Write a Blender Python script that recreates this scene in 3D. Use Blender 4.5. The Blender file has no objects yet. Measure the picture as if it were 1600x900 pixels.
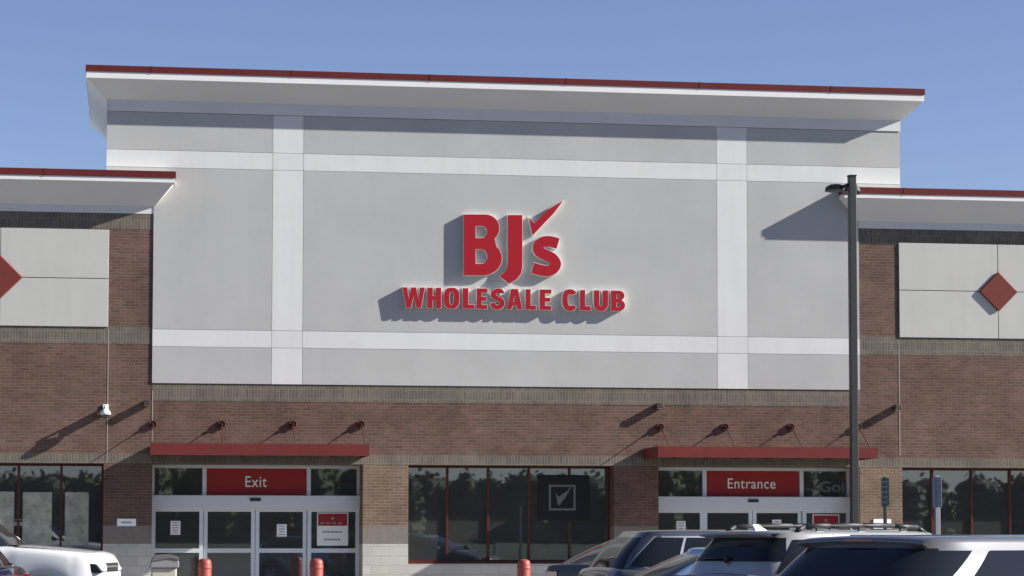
import bpy, bmesh, math, random
from mathutils import Vector, Matrix
random.seed(7)
C = bpy.context.scene.collection
sc = bpy.context.scene

# ---------------------------------------------------------------- camera
F, PX, PY, YH, DC, ZE, ROLL = 3850.0, 785.0, 595.0, 838.0, 54.0, 1.45, 0.0008
TH = math.atan((YH-PY)/F); YAW = math.atan((PX-200)/math.hypot(F, YH-PY))
fw = Vector((math.sin(YAW)*math.cos(TH), math.cos(YAW)*math.cos(TH), math.sin(TH)))
r0 = Vector((math.cos(YAW), -math.sin(YAW), 0)); u0 = r0.cross(fw)
rt = r0*math.cos(ROLL)+u0*math.sin(ROLL); up = u0*math.cos(ROLL)-r0*math.sin(ROLL)
cam = bpy.data.objects.new('camera', bpy.data.cameras.new('camera')); C.objects.link(cam)
cam.matrix_world = Matrix(((rt.x, up.x, -fw.x, 0), (rt.y, up.y, -fw.y, -DC), (rt.z, up.z, -fw.z, ZE), (0, 0, 0, 1)))
cam.data.sensor_width = 36; cam.data.lens = F/1600*36
cam.data.shift_x = (800-PX)/1600; cam.data.shift_y = (PY-450)/1600
cam.data.clip_start = 0.5; cam.data.clip_end = 3000
sc.camera = cam
CAM = Vector((0, -DC, ZE))
def W(px, py, Y=0.0):
    """where the line of sight through a photo point meets the upright plane y = Y"""
    d = fw+rt*((px-PX)/F)-up*((py-PY)/F); q = CAM+d*((Y+DC)/d.y)
    return q.x, q.z
def X(px, Y=0.0, py=600): return W(px, py, Y)[0]
def Z(py, px=800, Y=0.0): return W(px, py, Y)[1]

# ---------------------------------------------------------------- light
SUN = Vector((4.10, -1.0, 2.22)).normalized()
w = bpy.data.worlds.new('World'); sc.world = w; w.use_nodes = True
nt = w.node_tree; bg = nt.nodes['Background']
sky = nt.nodes.new('ShaderNodeTexSky'); sky.sky_type = 'NISHITA'; sky.sun_disc = False
sky.sun_elevation = math.asin(SUN.z); sky.sun_rotation = math.atan2(SUN.x, SUN.y)
sky.altitude = 0; sky.air_density = 0.8; sky.dust_density = 0.25; sky.ozone_density = 2.2
mx = nt.nodes.new('ShaderNodeMix'); mx.data_type = 'RGBA'; mx.blend_type = 'MULTIPLY'; mx.inputs[0].default_value = 1
mx.inputs[7].default_value = (1.13, 1.035, 1.165, 1)
nt.links.new(sky.outputs[0], mx.inputs[6]); nt.links.new(mx.outputs[2], bg.inputs[0])
bg.inputs[1].default_value = 0.0525
sl = bpy.data.lights.new('sun', 'SUN'); sl.energy = 5.0; sl.angle = math.radians(0.53); sl.color = (1, 0.972, 0.90)
so = bpy.data.objects.new('sun', sl); C.objects.link(so)
so.rotation_euler = SUN.to_track_quat('Z', 'Y').to_euler()
sc.view_settings.view_transform = 'Standard'; sc.view_settings.look = 'None'
sc.view_settings.exposure = 1.09; sc.view_settings.gamma = 1

# ---------------------------------------------------------------- materials
def mat(name, col, rough=.8, metal=0., coat=0., var=0., vscale=2., bump=0., bscale=60., spec=.5, var2=0.):
    m = bpy.data.materials.new(name); m.use_nodes = True; n = m.node_tree; b = n.nodes['Principled BSDF']
    b.inputs['Base Color'].default_value = (*col, 1); b.inputs['Roughness'].default_value = rough
    b.inputs['Metallic'].default_value = metal; b.inputs['Coat Weight'].default_value = coat
    b.inputs['Coat Roughness'].default_value = .04; b.inputs['Specular IOR Level'].default_value = spec
    g = n.nodes.new('ShaderNodeNewGeometry')
    if var:
        t = n.nodes.new('ShaderNodeTexNoise'); t.inputs['Scale'].default_value = vscale; t.inputs['Detail'].default_value = 8
        t.inputs['Roughness'].default_value = .65
        n.links.new(g.outputs['Position'], t.inputs['Vector'])
        r = n.nodes.new('ShaderNodeValToRGB'); r.color_ramp.elements[0].position = .32; r.color_ramp.elements[1].position = .7
        a = [c*(1-var) for c in col]; z = [min(1, c*(1+var)) for c in col]
        r.color_ramp.elements[0].color = (*a, 1); r.color_ramp.elements[1].color = (*z, 1)
        n.links.new(t.outputs['Fac'], r.inputs[0]); out = r.outputs[0]
        if var2:   # rain streaks that run down the wall
            mp = n.nodes.new('ShaderNodeMapping'); mp.inputs['Scale'].default_value = (5, 5, .25)
            n.links.new(g.outputs['Position'], mp.inputs[0])
            t2 = n.nodes.new('ShaderNodeTexNoise'); t2.inputs['Scale'].default_value = 1; t2.inputs['Detail'].default_value = 5
            n.links.new(mp.outputs[0], t2.inputs['Vector'])
            r2 = n.nodes.new('ShaderNodeValToRGB'); r2.color_ramp.elements[0].position = .3; r2.color_ramp.elements[1].position = .62
            r2.color_ramp.elements[0].color = (1-var2, 1-var2, 1-var2, 1); r2.color_ramp.elements[1].color = (1, 1, 1, 1)
            n.links.new(t2.outputs['Fac'], r2.inputs[0])
            mm = n.nodes.new('ShaderNodeMix'); mm.data_type = 'RGBA'; mm.blend_type = 'MULTIPLY'; mm.inputs[0].default_value = 1
            n.links.new(out, mm.inputs[6]); n.links.new(r2.outputs[0], mm.inputs[7]); out = mm.outputs[2]
        n.links.new(out, b.inputs['Base Color'])
    if bump:
        t = n.nodes.new('ShaderNodeTexNoise'); t.inputs['Scale'].default_value = bscale; t.inputs['Detail'].default_value = 4
        n.links.new(g.outputs['Position'], t.inputs['Vector'])
        p = n.nodes.new('ShaderNodeBump'); p.inputs['Strength'].default_value = bump; p.inputs['Distance'].default_value = .01
        n.links.new(t.outputs['Fac'], p.inputs['Height']); n.links.new(p.outputs[0], b.inputs['Normal'])
    return m

def masonry(name, c1, c2, mortar, bw, rh, msize=.009, upright=False, bump=.4, blotch=.36, rough=.9):
    m = bpy.data.materials.new(name); m.use_nodes = True; n = m.node_tree; b = n.nodes['Principled BSDF']
    b.inputs['Roughness'].default_value = rough; b.inputs['Specular IOR Level'].default_value = .25
    g = n.nodes.new('ShaderNodeNewGeometry'); s = n.nodes.new('ShaderNodeSeparateXYZ'); n.links.new(g.outputs['Position'], s.inputs[0])
    ad = n.nodes.new('ShaderNodeMath'); ad.operation = 'ADD'; n.links.new(s.outputs[0], ad.inputs[0]); n.links.new(s.outputs[1], ad.inputs[1])
    cb = n.nodes.new('ShaderNodeCombineXYZ')
    a, z = (1, 0) if upright else (0, 1)
    n.links.new(ad.outputs[0], cb.inputs[a]); n.links.new(s.outputs[2], cb.inputs[z])
    t = n.nodes.new('ShaderNodeTexBrick'); t.inputs['Scale'].default_value = 1; t.inputs['Brick Width'].default_value = bw
    t.inputs['Row Height'].default_value = rh; t.inputs['Mortar Size'].default_value = msize; t.inputs['Mortar Smooth'].default_value = .2
    t.inputs['Color1'].default_value = (*c1, 1); t.inputs['Color2'].default_value = (*c2, 1); t.inputs['Mortar'].default_value = (*mortar, 1)
    if upright: t.offset = 0
    n.links.new(cb.outputs[0], t.inputs['Vector'])
    no = n.nodes.new('ShaderNodeTexNoise'); no.inputs['Scale'].default_value = 1.1; no.inputs['Detail'].default_value = 9; no.inputs['Roughness'].default_value = .7
    n.links.new(g.outputs['Position'], no.inputs['Vector'])
    r = n.nodes.new('ShaderNodeValToRGB'); r.color_ramp.elements[0].position = .3; r.color_ramp.elements[1].position = .7
    r.color_ramp.elements[0].color = (1-blotch,)*3+(1,); r.color_ramp.elements[1].color = (1+blotch*.6, 1+blotch*.6, 1+blotch*.55, 1)
    n.links.new(no.outputs['Fac'], r.inputs[0])
    mm = n.nodes.new('ShaderNodeMix'); mm.data_type = 'RGBA'; mm.blend_type = 'MULTIPLY'; mm.inputs[0].default_value = 1
    n.links.new(t.outputs['Color'], mm.inputs[6]); n.links.new(r.outputs[0], mm.inputs[7]); n.links.new(mm.outputs[2], b.inputs['Base Color'])
    n2 = n.nodes.new('ShaderNodeTexNoise'); n2.inputs['Scale'].default_value = 40; n.links.new(g.outputs['Position'], n2.inputs['Vector'])
    sb = n.nodes.new('ShaderNodeMath'); sb.operation = 'SUBTRACT'; n.links.new(n2.outputs['Fac'], sb.inputs[0]); n.links.new(t.outputs['Fac'], sb.inputs[1])
    p = n.nodes.new('ShaderNodeBump'); p.inputs['Strength'].default_value = bump; p.inputs['Distance'].default_value = .006
    n.links.new(sb.outputs[0], p.inputs['Height']); n.links.new(p.outputs[0], b.inputs['Normal'])
    return m

def glassmat(name, refl, tint):
    m = bpy.data.materials.new(name); m.use_nodes = True; n = m.node_tree
    for x in list(n.nodes): n.nodes.remove(x)
    o = n.nodes.new('ShaderNodeOutputMaterial'); mi = n.nodes.new('ShaderNodeMixShader')
    tr = n.nodes.new('ShaderNodeBsdfTransparent'); tr.inputs[0].default_value = (*tint, 1)
    gl = n.nodes.new('ShaderNodeBsdfGlossy'); gl.inputs['Roughness'].default_value = .012; gl.inputs['Color'].default_value = (.9, .95, 1, 1)
    lw = n.nodes.new('ShaderNodeFresnel'); lw.inputs[0].default_value = 1.5
    ad = n.nodes.new('ShaderNodeMath'); ad.operation = 'ADD'; ad.inputs[1].default_value = refl; n.links.new(lw.outputs[0], ad.inputs[0])
    g = n.nodes.new('ShaderNodeNewGeometry'); t = n.nodes.new('ShaderNodeTexNoise'); t.inputs['Scale'].default_value = .9
    n.links.new(g.outputs['Position'], t.inputs['Vector'])
    p = n.nodes.new('ShaderNodeBump'); p.inputs['Strength'].default_value = .02; p.inputs['Distance'].default_value = .02
    n.links.new(t.outputs['Fac'], p.inputs['Height']); n.links.new(p.outputs[0], gl.inputs['Normal'])
    n.links.new(ad.outputs[0], mi.inputs[0]); n.links.new(tr.outputs[0], mi.inputs[1]); n.links.new(gl.outputs[0], mi.inputs[2])
    di = n.nodes.new('ShaderNodeBsdfDiffuse'); di.inputs[0].default_value = (.5, .5, .48, 1)
    m2 = n.nodes.new('ShaderNodeMixShader'); m2.inputs[0].default_value = .06
    n.links.new(mi.outputs[0], m2.inputs[1]); n.links.new(di.outputs[0], m2.inputs[2]); n.links.new(m2.outputs[0], o.inputs[0])
    return m

M = {}
M['brick'] = masonry('brick', (.158, .092, .072), (.112, .066, .051), (.160, .115, .092), .203, .0677)
M['tanbrick'] = masonry('tan_brick', (.205, .136, .097), (.155, .100, .074), (.24, .19, .145), .203, .0677)
M['soldier'] = masonry('soldier_brick', (.165, .140, .112), (.125, .105, .085), (.20, .175, .145), .203, .0677, upright=True)
M['band'] = mat('band_block', (.19, .165, .14), .9, var=.15, vscale=8, bump=.5)
M['cmu'] = masonry('split_face_block', (.50, .48, .44), (.45, .43, .395), (.42, .40, .37), .406, .203, .010, bump=.9, blotch=.12)
M['stgray'] = mat('gray_stucco', (.445, .440, .424), .92, var=.07, vscale=.55, bump=.25, bscale=160, var2=.025)
M['stwhite'] = mat('white_stucco', (.665, .66, .64), .92, var=.035, vscale=.8, bump=.2, bscale=160, var2=.04)
M['stcream'] = mat('cream_stucco', (.50, .49, .46), .92, var=.04, vscale=.8, bump=.25, bscale=160, var2=.04)
M['soffit'] = mat('soffit_stucco', (.74, .73, .70), .92, var=.04, vscale=.6, bump=.15, bscale=150)
M['trimwhite'] = mat('white_trim', (.78, .77, .75), .6, var=.04, vscale=1.5)
M['membrane'] = mat('roof_membrane', (.72, .72, .70), .8, var=.06, vscale=.4)
M['redmetal'] = mat('dark_red_metal', (.125, .020, .019), .5, var=.10, vscale=1.2, spec=.2)
M['canopyred'] = mat('canopy_red', (.150, .026, .024), .5, var=.10, vscale=2, spec=.25)
M['signred'] = mat('sign_red', (.36, .008, .018), .5, spec=.25)
M['panelred'] = mat('panel_red', (.29, .020, .022), .5, spec=.3)
M['diamond'] = mat('diamond_red', (.16, .036, .028), .6, var=.06, vscale=3, spec=.2)
M['winred'] = mat('window_red', (.085, .022, .014), .4, var=.08, vscale=4, spec=.3)
M['returnw'] = mat('letter_return', (.82, .78, .74), .5)
M['alum'] = mat('aluminum', (.66, .68, .70), .45, metal=.35, var=.04, vscale=3)
M['darkmetal'] = mat('bronze_metal', (.035, .033, .032), .45)
M['fixture'] = mat('fixture_bronze', (.05, .03, .022), .6)
M['rodred'] = mat('rod_red', (.075, .022, .018), .6, spec=.2)
M['glass'] = glassmat('store_glass', .10, (.70, .75, .74))
M['interior'] = mat('interior_wall', (.62, .62, .60), .9, var=.2, vscale=1)
M['intfloor'] = mat('interior_floor', (.22, .21, .2), .6)
M['white'] = mat('white_paint', (.80, .80, .78), .5)
M['paper'] = mat('paper', (.85, .86, .85), .8)
M['ink'] = mat('ink', (.25, .25, .27), .8)
M['postgrey'] = mat('post_grey', (.24, .24, .27), .6)
M['greytext'] = mat('grey_vinyl', (.16, .17, .19), .7)
M['bollard'] = mat('bollard_red', (.28, .05, .036), .5, var=.12, vscale=14)
M['binbody'] = mat('bin_beige', (.44, .40, .34), .8, var=.10, vscale=10, bump=.4)
M['binhood'] = mat('bin_hood', (.22, .215, .22), .6, var=.1, vscale=6)
M['binlid'] = mat('bin_lid', (.13, .12, .125), .5)
M['asphalt'] = mat('asphalt', (.068, .066, .063), .95, var=.25, vscale=.5, bump=.6, bscale=90)
M['concrete'] = mat('concrete', (.42, .40, .37), .9, var=.12, vscale=1.2, bump=.3)
M['paintline'] = mat('line_paint', (.70, .70, .68), .8, var=.15, vscale=8)
M['grass'] = mat('grass', (.05, .062, .028), .95, var=.3, vscale=.4)
M['leaf'] = mat('leaves', (.075, .085, .045), .8, var=.35, vscale=.3)
M['joint'] = mat('sealant', (.40, .35, .30), .8)
M['rubber'] = mat('rubber', (.02, .02, .02), .85)
M['rim'] = mat('rim', (.55, .56, .58), .3, metal=.9)
M['carglass'] = mat('car_glass', (.010, .012, .016), .03, spec=.3)
M['blackplastic'] = mat('black_plastic', (.018, .018, .02), .5)
M['chrome'] = mat('chrome', (.5, .5, .5), .35, metal=.8)
M['taillight'] = mat('tail_light', (.22, .006, .008), .12, coat=1)
M['headlight'] = mat('head_light', (.75, .78, .8), .08, coat=1)
M['lampdark'] = mat('lamp_housing', (.03, .035, .04), .1, coat=1)
def paint(name, col, metal=.6, rough=.32): return mat(name, col, rough, metal=metal, coat=1.0)
M['silver'] = paint('silver_paint', (.12, .12, .13), .25)
M['silver2'] = paint('pale_silver_paint', (.28, .275, .28), .2)
M['bluegrey'] = paint('blue_grey_paint', (.060, .064, .076), .2)
M['paleblue'] = paint('pale_blue_paint', (.24, .36, .60), .15)
M['whitecar'] = paint('white_car_paint', (.62, .62, .61), 0, .4)
M['blackcar'] = paint('black_car_paint', (.012, .014, .03), .3)
M['champagne'] = mat('dark_grey_paint', (.085, .088, .095), .45, spec=.3)
M['bannercloth'] = mat('banner_cloth', (.028, .028, .032), .9, spec=.1)
M['bannerink'] = mat('banner_ink', (.15, .14, .14), .7)
M['signblue'] = mat('sign_blue', (.26, .26, .34), .5)
M['signgreen'] = mat('sign_green', (.05, .13, .09), .5)
M['yellow'] = mat('yellow_vinyl', (.5, .6, .05), .5)
M['pale'] = mat('pale_panel', (.36, .37, .29), .12, var=.35, vscale=5, coat=.6)

# ---------------------------------------------------------------- mesh helpers
ORI = {}
class MB:
    def __init__(s): s.v = []; s.f = []; s.sm = []
    def add(s, vs, fs, smooth=False):
        k = len(s.v); s.v += [tuple(v) for v in vs]; s.f += [tuple(i+k for i in f) for f in fs]; s.sm += [smooth]*len(fs); return s
    def box(s, x0, x1, y0, y1, z0, z1):
        if x0 > x1: x0, x1 = x1, x0
        if y0 > y1: y0, y1 = y1, y0
        if z0 > z1: z0, z1 = z1, z0
        v = [(x0, y0, z0), (x1, y0, z0), (x1, y1, z0), (x0, y1, z0), (x0, y0, z1), (x1, y0, z1), (x1, y1, z1), (x0, y1, z1)]
        return s.add(v, [(0, 3, 2, 1), (4, 5, 6, 7), (0, 1, 5, 4), (1, 2, 6, 5), (2, 3, 7, 6), (3, 0, 4, 7)])
    def prism(s, pts, y0, y1):
        """outline in x,z run from y0 (front) to y1"""
        n = len(pts); v = [(a, y0, b) for a, b in pts]+[(a, y1, b) for a, b in pts]
        return s.add(v, [tuple(range(n)), tuple(range(2*n-1, n-1, -1))]+[(i, i+n, (i+1) % n+n, (i+1) % n) for i in range(n)])
    def tube(s, a, b, r, r2=None, n=10):
        a = Vector(a); b = Vector(b); r2 = r if r2 is None else r2; d = (b-a).normalized()
        p = d.orthogonal().normalized(); q = d.cross(p); v = []
        for c, R in ((a, r), (b, r2)):
            for i in range(n):
                t = 2*math.pi*i/n; v.append(c+p*R*math.cos(t)+q*R*math.sin(t))
        s.add(v, [(i, (i+1) % n, (i+1) % n+n, i+n) for i in range(n)], True)
        return s.add([v[i] for i in range(2*n)], [tuple(range(n-1, -1, -1)), tuple(range(n, 2*n))])
    def lathe(s, prof, cx=0, cy=0, n=24):
        v = []; k = len(prof)
        for r, z in prof:
            for i in range(n):
                t = 2*math.pi*i/n; v.append((cx+r*math.cos(t), cy+r*math.sin(t), z))
        f = [(j*n+i, j*n+(i+1) % n, (j+1)*n+(i+1) % n, (j+1)*n+i) for j in range(k-1) for i in range(n)]
        return s.add(v, f, True)
    def grid(s, rows, closed=False, smooth=True):
        n = len(rows[0]); v = [p for r in rows for p in r]; m = n if closed else n-1
        return s.add(v, [(j*n+i, j*n+(i+1) % n, (j+1)*n+(i+1) % n, (j+1)*n+i) for j in range(len(rows)-1) for i in range(m)], smooth)
    def build(s, name, m, parent=None, bevel=0, seg=2, loc=None, weld=True, recalc=True):
        me = bpy.data.meshes.new(name)
        o3 = Vector(loc) if loc is not None else (ORI.get(parent.name, Vector()) if parent else Vector())
        bm = bmesh.new(); vs = [bm.verts.new(Vector(v)-o3) for v in s.v]
        for f, sm in zip(s.f, s.sm):
            try: q = bm.faces.new([vs[i] for i in f]); q.smooth = sm
            except ValueError: pass
        if weld: bmesh.ops.remove_doubles(bm, verts=bm.verts, dist=1e-5)
        if recalc: bmesh.ops.recalc_face_normals(bm, faces=bm.faces)
        if bevel:
            es = [e for e in bm.edges if e.is_manifold and e.calc_face_angle(0) > .5]
            bmesh.ops.bevel(bm, geom=es, offset=bevel, segments=seg, affect='EDGES', profile=.5, clamp_overlap=True)
        bm.to_mesh(me); bm.free(); me.materials.append(M[m] if isinstance(m, str) else m)
        o = bpy.data.objects.new(name, me); C.objects.link(o)
        if parent: o.parent = parent; ORI[o.name] = o3
        else: o.location = o3; ORI[o.name] = o3
        return o
def box(x0, x1, y0, y1, z0, z1): return MB().box(x0, x1, y0, y1, z0, z1)
def thing(name, label, cat, loc=(0, 0, 0), group=None, rz=0):
    o = bpy.data.objects.new(name, None); C.objects.link(o); o.location = loc; o.rotation_euler = (0, 0, rz); o.empty_display_size = .3
    ORI[o.name] = Vector(loc) if rz == 0 else Vector((0, 0, 0))
    o['label'] = label; o['category'] = cat
    if group: o['group'] = group
    return o
def tag(o, label, cat, group=None):
    o['label'] = label; o['category'] = cat
    if group: o['group'] = group
    return o
def struct(o): o['kind'] = 'structure'; return o
def copy_tree(o, parent=None):
    c = o.copy(); C.objects.link(c); c.parent = parent
    for ch in list(o.children): copy_tree(ch, c)
    return c
def curve_mesh(splines, depth, offset=0., bev=0.):
    """closed outlines in x,z -> solid, y runs from -depth/2 to depth/2"""
    cu = bpy.data.curves.new('tmp', 'CURVE'); cu.dimensions = '2D'; cu.fill_mode = 'BOTH'; cu.extrude = max(depth/2-bev, 0); cu.offset = offset
    cu.bevel_depth = bev; cu.bevel_resolution = 1
    for pts in splines:
        sp = cu.splines.new('POLY'); sp.points.add(len(pts)-1); sp.use_cyclic_u = True
        for p, q in zip(sp.points, pts): p.co = (q[0], q[1], 0, 1)
    return solid(cu)
def solid(cu):
    ob = bpy.data.objects.new('tmp', cu); C.objects.link(ob); bpy.context.view_layer.update()
    me = bpy.data.meshes.new_from_object(ob.evaluated_get(bpy.context.evaluated_depsgraph_get()))
    bpy.data.objects.remove(ob); bpy.data.curves.remove(cu)
    mb = MB(); mb.add([(v.co.x, -v.co.z, v.co.y) for v in me.vertices], [tuple(p.vertices) for p in me.polygons]); bpy.data.meshes.remove(me)
    return mb
def shift(mb, dx=0, dy=0, dz=0): mb.v = [(a+dx, b+dy, c+dz) for a, b, c in mb.v]; return mb
def words(text, size, bold=.0, space=1., depth=.01):
    cu = bpy.data.curves.new('tmp', 'FONT'); cu.body = text; cu.size = size; cu.offset = bold; cu.extrude = depth/2; cu.space_character = space
    cu.align_x = 'CENTER'; cu.align_y = 'CENTER'
    return solid(cu)
def fit(mb, x0, x1, z0, z1, y):
    xs = [v[0] for v in mb.v]; zs = [v[2] for v in mb.v]; ax, bx, az, bz = min(xs), max(xs), min(zs), max(zs)
    mb.v = [(x0+(a-ax)/(bx-ax)*(x1-x0), y+b, z0+(c-az)/(bz-az)*(z1-z0)) for a, b, c in mb.v]; return mb

# ---------------------------------------------------------------- ground
def gz(y): return -.3*min(1, max(0, (-16-y)/18.0))
g = MB(); ys = [40, 0, -4.2, -10, -16, -20, -25, -30, -34, -60, -118]
rows = [[(x, y, gz(y)) for x in (-160, -40, 0, 40, 220)] for y in ys]
struct(g.grid(rows, smooth=False).build('parking_lot', 'asphalt'))
struct(MB().grid([[(x, y, -.3+(.0 if y > -119 else .9)) for x in (-900, -160, 220, 900)] for y in (-118.0, -150, -1500)], smooth=False).build('grass_verge', 'grass'))
struct(MB().grid([[(x, y, -.05) for x in (-900, -160)] for y in (900, -118)], smooth=False).build('grass_field', 'grass'))
struct(MB().grid([[(x, y, -.05) for x in (220, 900)] for y in (900, -118)], smooth=False).build('grass_field', 'grass'))
struct(MB().grid([[(x, y, -.05) for x in (-160, 220)] for y in (900, 40)], smooth=False).build('grass_field', 'grass'))
struct(box(-16, 45, -4, 0, -.2, .12).build('sidewalk', 'concrete', bevel=.015))
ln = MB()
for i in range(-3, 9):
    x = i*3.4; a = math.radians(30); dx, dy = math.cos(a)*5.2, math.sin(a)*5.2
    for y0 in (-21.0, -30.5, -39.0):
        q = [(x, y0), (x+dx, y0+dy), (x+dx-.06, y0+dy+.1), (x-.06, y0+.1)]
        ln.add([(a_, b_, gz(b_)+.012) for a_, b_ in q], [(0, 1, 2, 3)])
struct(ln.build('parking_lines', 'paintline'))

# ---------------------------------------------------------------- woods far behind the camera (seen mirrored in the shop windows)
wd = MB(); rnd = random.Random(3)
for i in range(120):
    cx = -60+i*1.95+rnd.uniform(-1.5, 1.5); cy = -240+rnd.uniform(-10, 12); h = rnd.uniform(8.7, 9.5)+(1.5 if 0 < cx < 31 or 62 < cx < 92 else 0); R = rnd.uniform(2.6, 3.7)
    wd.tube((cx, cy, .5), (cx, cy, h*.6), .2, .1, 5)
    for q_ in range(7):
        zc_ = h*(.12+.11*q_); rc_ = R*(.98-.05*q_); ox, oy = rnd.uniform(-.4, .4), rnd.uniform(-.4, .4)
        wd.grid([[(cx+ox+rc_*kk_*math.cos(a_*math.pi/5)*rnd.uniform(.8, 1.1), cy+oy+rc_*kk_*math.sin(a_*math.pi/5), zc_+dz_*h*.16) for a_ in range(10)] for kk_, dz_ in ((.2, -1), (.85, -.5), (1, 0), (.85, .5), (.2, 1))], closed=True, smooth=False)
    for k in range(450):
        v = Vector((rnd.gauss(0, 1), rnd.gauss(0, 1), rnd.gauss(0, 1))).normalized()*rnd.uniform(.35, 1.05)
        p = Vector((cx+v.x*R, cy+v.y*R, h*.48+v.z*h*.52)); a = Vector((rnd.uniform(-1, 1), rnd.uniform(-1, 1), rnd.uniform(-1, 1))).normalized(); b = a.orthogonal()
        s = rnd.uniform(.18, .42); wd.add([p+a*s, p+b*s, p-a*s, p-b*s], [(0, 1, 2, 3)])
o = wd.build('woods', 'leaf', weld=False, recalc=False); o['kind'] = 'stuff'
tag(o, 'dark green line of woods far beyond the parking lot', 'woods')

# ================================================================ the store
STORE = thing('store_building', 'large warehouse store with brick wings and tall grey stucco entrance tower', 'building', (8, 0, 0))
xTL, xTR = X(167, 0, 210), X(1405.5, 0, 240)             # tower
xWL, xWR = X(238.8, 0, 470), X(1342, 0, 470)            # wing ends
XA, XB = -15.0, 42.0
zHead = Z(727); zSoldB = zHead; zSoldT = Z(711, 600)
zBandT, zBandB = Z(822, 600), Z(850, 600)
zEif = Z(604)                                            # bottom of tower stucco
zWSof = Z(323, 241)                                      # soffit start of left wing
op = [(X(-170), X(161.5, 0, 780), 'w'), (X(237.5, 0, 780), X(567, 0, 780), 'd'), (X(638, 0, 800), X(959.5, 0, 800), 'w'),
      (X(1029, 0, 770), X(1343.5, 0, 770), 'd'), (X(1410, 0, 780), X(1722), 'w')]
zSill = Z(881, 800); TW = .9
# --- brick above the openings
bw = MB()
bw.box(XA, xWL, 0, TW, zSoldT, zWSof+.2); bw.box(xWR, XB, 0, TW, zSoldT, zWSof+.2); bw.box(xWL, xWR, 0, TW, zSoldT, zEif+.05)
bw.build('brick_wall', 'brick', STORE)
# --- pillars between the openings
edges = [XA]+[v for o_ in op for v in o_[:2]]+[XB]
for i in range(0, len(edges), 2):
    a, b = edges[i], edges[i+1]
    pm = 'tanbrick' if i in (4, 8) else 'brick'
    p = box(a, b, 0, TW, zBandT, zSoldB).build('brick_pillar', pm, STORE)
    box(a, b, 0, TW, zBandB, zBandT).build('band_course', 'band', p)
    box(a, b, 0, TW, -.2, zBandB).build('block_base', 'cmu', p)
for a, b, k in op:
    if k == 'w':
        box(a, b, 0, TW, -.2, zSill).build('block_base', 'cmu', STORE)
# --- soldier courses
sd = MB(); sd.box(XA, XB, -.003, TW, zSoldB, zSoldT)
sd.box(xWL+.002, xWR-.002, -.004, .05, Z(631, 800), zEif+.03)
pLb = Z(510.5, 100); pRb = Z(528.5, 1480)
sd.box(XA, xWL-.002, -.003, .05, Z(537, 150), pLb+.02); sd.box(xWR+.002, XB, -.003, .05, Z(556, 1500), pRb+.02)
zSW = Z(358, 200); sd.box(XA, xWL-.002, -.003, .05, zSW, zWSof-.1); sd.box(xWR+.002, XB, -.003, .05, Z(381, 1370), zWSof-.1)
sd.build('soldier_course', 'soldier', STORE)
# --- control joints
for px, ya, yb in ((168.5, 514, 722), (238.5, 610, 690), (1405, 532, 712)):
    a = X(px); box(a-.008, a+.008, -.006, .01, Z(yb, px), Z(ya, px)).build('control_joint', 'joint', STORE)
# --- wing stucco panels with diamonds
def wing_panel(pl, pr, pt, pb, cx, cz, half, ref):
    x0, x1 = X(pl, 0, 440), X(pr, 0, 440); z0, z1 = Z(pb, ref), Z(pt, ref); xm = X(cx, 0, 440); zm = Z(cz, cx); g_ = .009
    mb = MB()
    for a, b in ((x0, xm-g_), (xm+g_, x1)):
        for c, d in ((z0, zm-g_), (zm+g_, z1)): mb.box(a, b, -.026, .02, c, d)
    o_ = mb.build('stucco_panel', 'stcream', STORE, bevel=.004, seg=1)
    box(x0+.01, x1-.01, -.012, .02, z0+.01, z1-.01).build('panel_joint', 'band', o_)
    h = half/70.0
    MB().prism([(xm, zm-h), (xm+h, zm), (xm, zm+h), (xm-h, zm)], -.078, -.0265).build('diamond_tile', 'diamond', STORE, bevel=.022, seg=1)
wing_panel(-170, 169.5, 358, 510, 0, 433, 34, 100)
wing_panel(1404.5, 1716, 381, 528, 1558.5, 456, 32.5, 1480)
# --- tower body and stucco mosaic
zSof = Z(157, 170); zFr = Z(173.5, 170); zB1t, zB1b = Z(233, 171), Z(260, 171)
zB2t, zB2b = Z(515, 300), Z(542, 300)
zWTop = Z(300, 200)
xP = [xTL, X(426, 0, 300), X(474, 0, 300), X(1119.5, 0, 300), X(1167, 0, 300), xTR]
TD = 5.5
tb = MB(); tb.box(xTL+.01, xTR-.01, .02, TD, zWTop, zSof+.1); tb.box(xWL+.01, xWR-.01, .02, TD, zEif+.06, zWTop-.01)
tb.build('tower_core', 'stgray', STORE)
gp = .0035
rowsz = [(zEif, zB2b, 0), (zB2b, zB2t, 1), (zB2t, zB1b, 0), (zB1b, zB1t, 1), (zB1t, zFr, 0)]
gry = MB(); wht = MB()
for j, (za, zb, wht_) in enumerate(rowsz):
    for i in range(5):
        a, b = xP[i], xP[i+1]; pil = i in (1, 3)
        segs = [(za, zb, a, b)]
        if i in (0, 4) and j == 2:
            segs = [(za, zWTop, max(a, xWL), min(b, xWR)), (zWTop, zb, a, b)]
        elif i in (0, 4) and j < 2: segs = [(za, zb, max(a, xWL), min(b, xWR))]
        for k, (s0, s1, q0, q1) in enumerate(segs):
            e0 = 0 if len(segs) > 1 and k == 1 else gp; e1 = 0 if len(segs) > 1 and k == 0 else gp
            if j == 0: e0 = 0
            ga = gp if q0 > xTL+.01 and abs(q0-xWL) > .01 else 0; gb = gp if q1 < xTR-.01 and abs(q1-xWR) > .01 else 0
            (wht if (pil or wht_) else gry).box(q0+ga, q1-gb, -.022, .021, s0+e0, s1-e1)
gry.build('stucco_field', 'stgray', STORE)
wht.build('stucco_band', 'stwhite', STORE)
box(xTL-.012, xTR+.012, -.042, TD+.01, zFr+.004, zSof+.02).build('frieze', 'stwhite', STORE)
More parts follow.
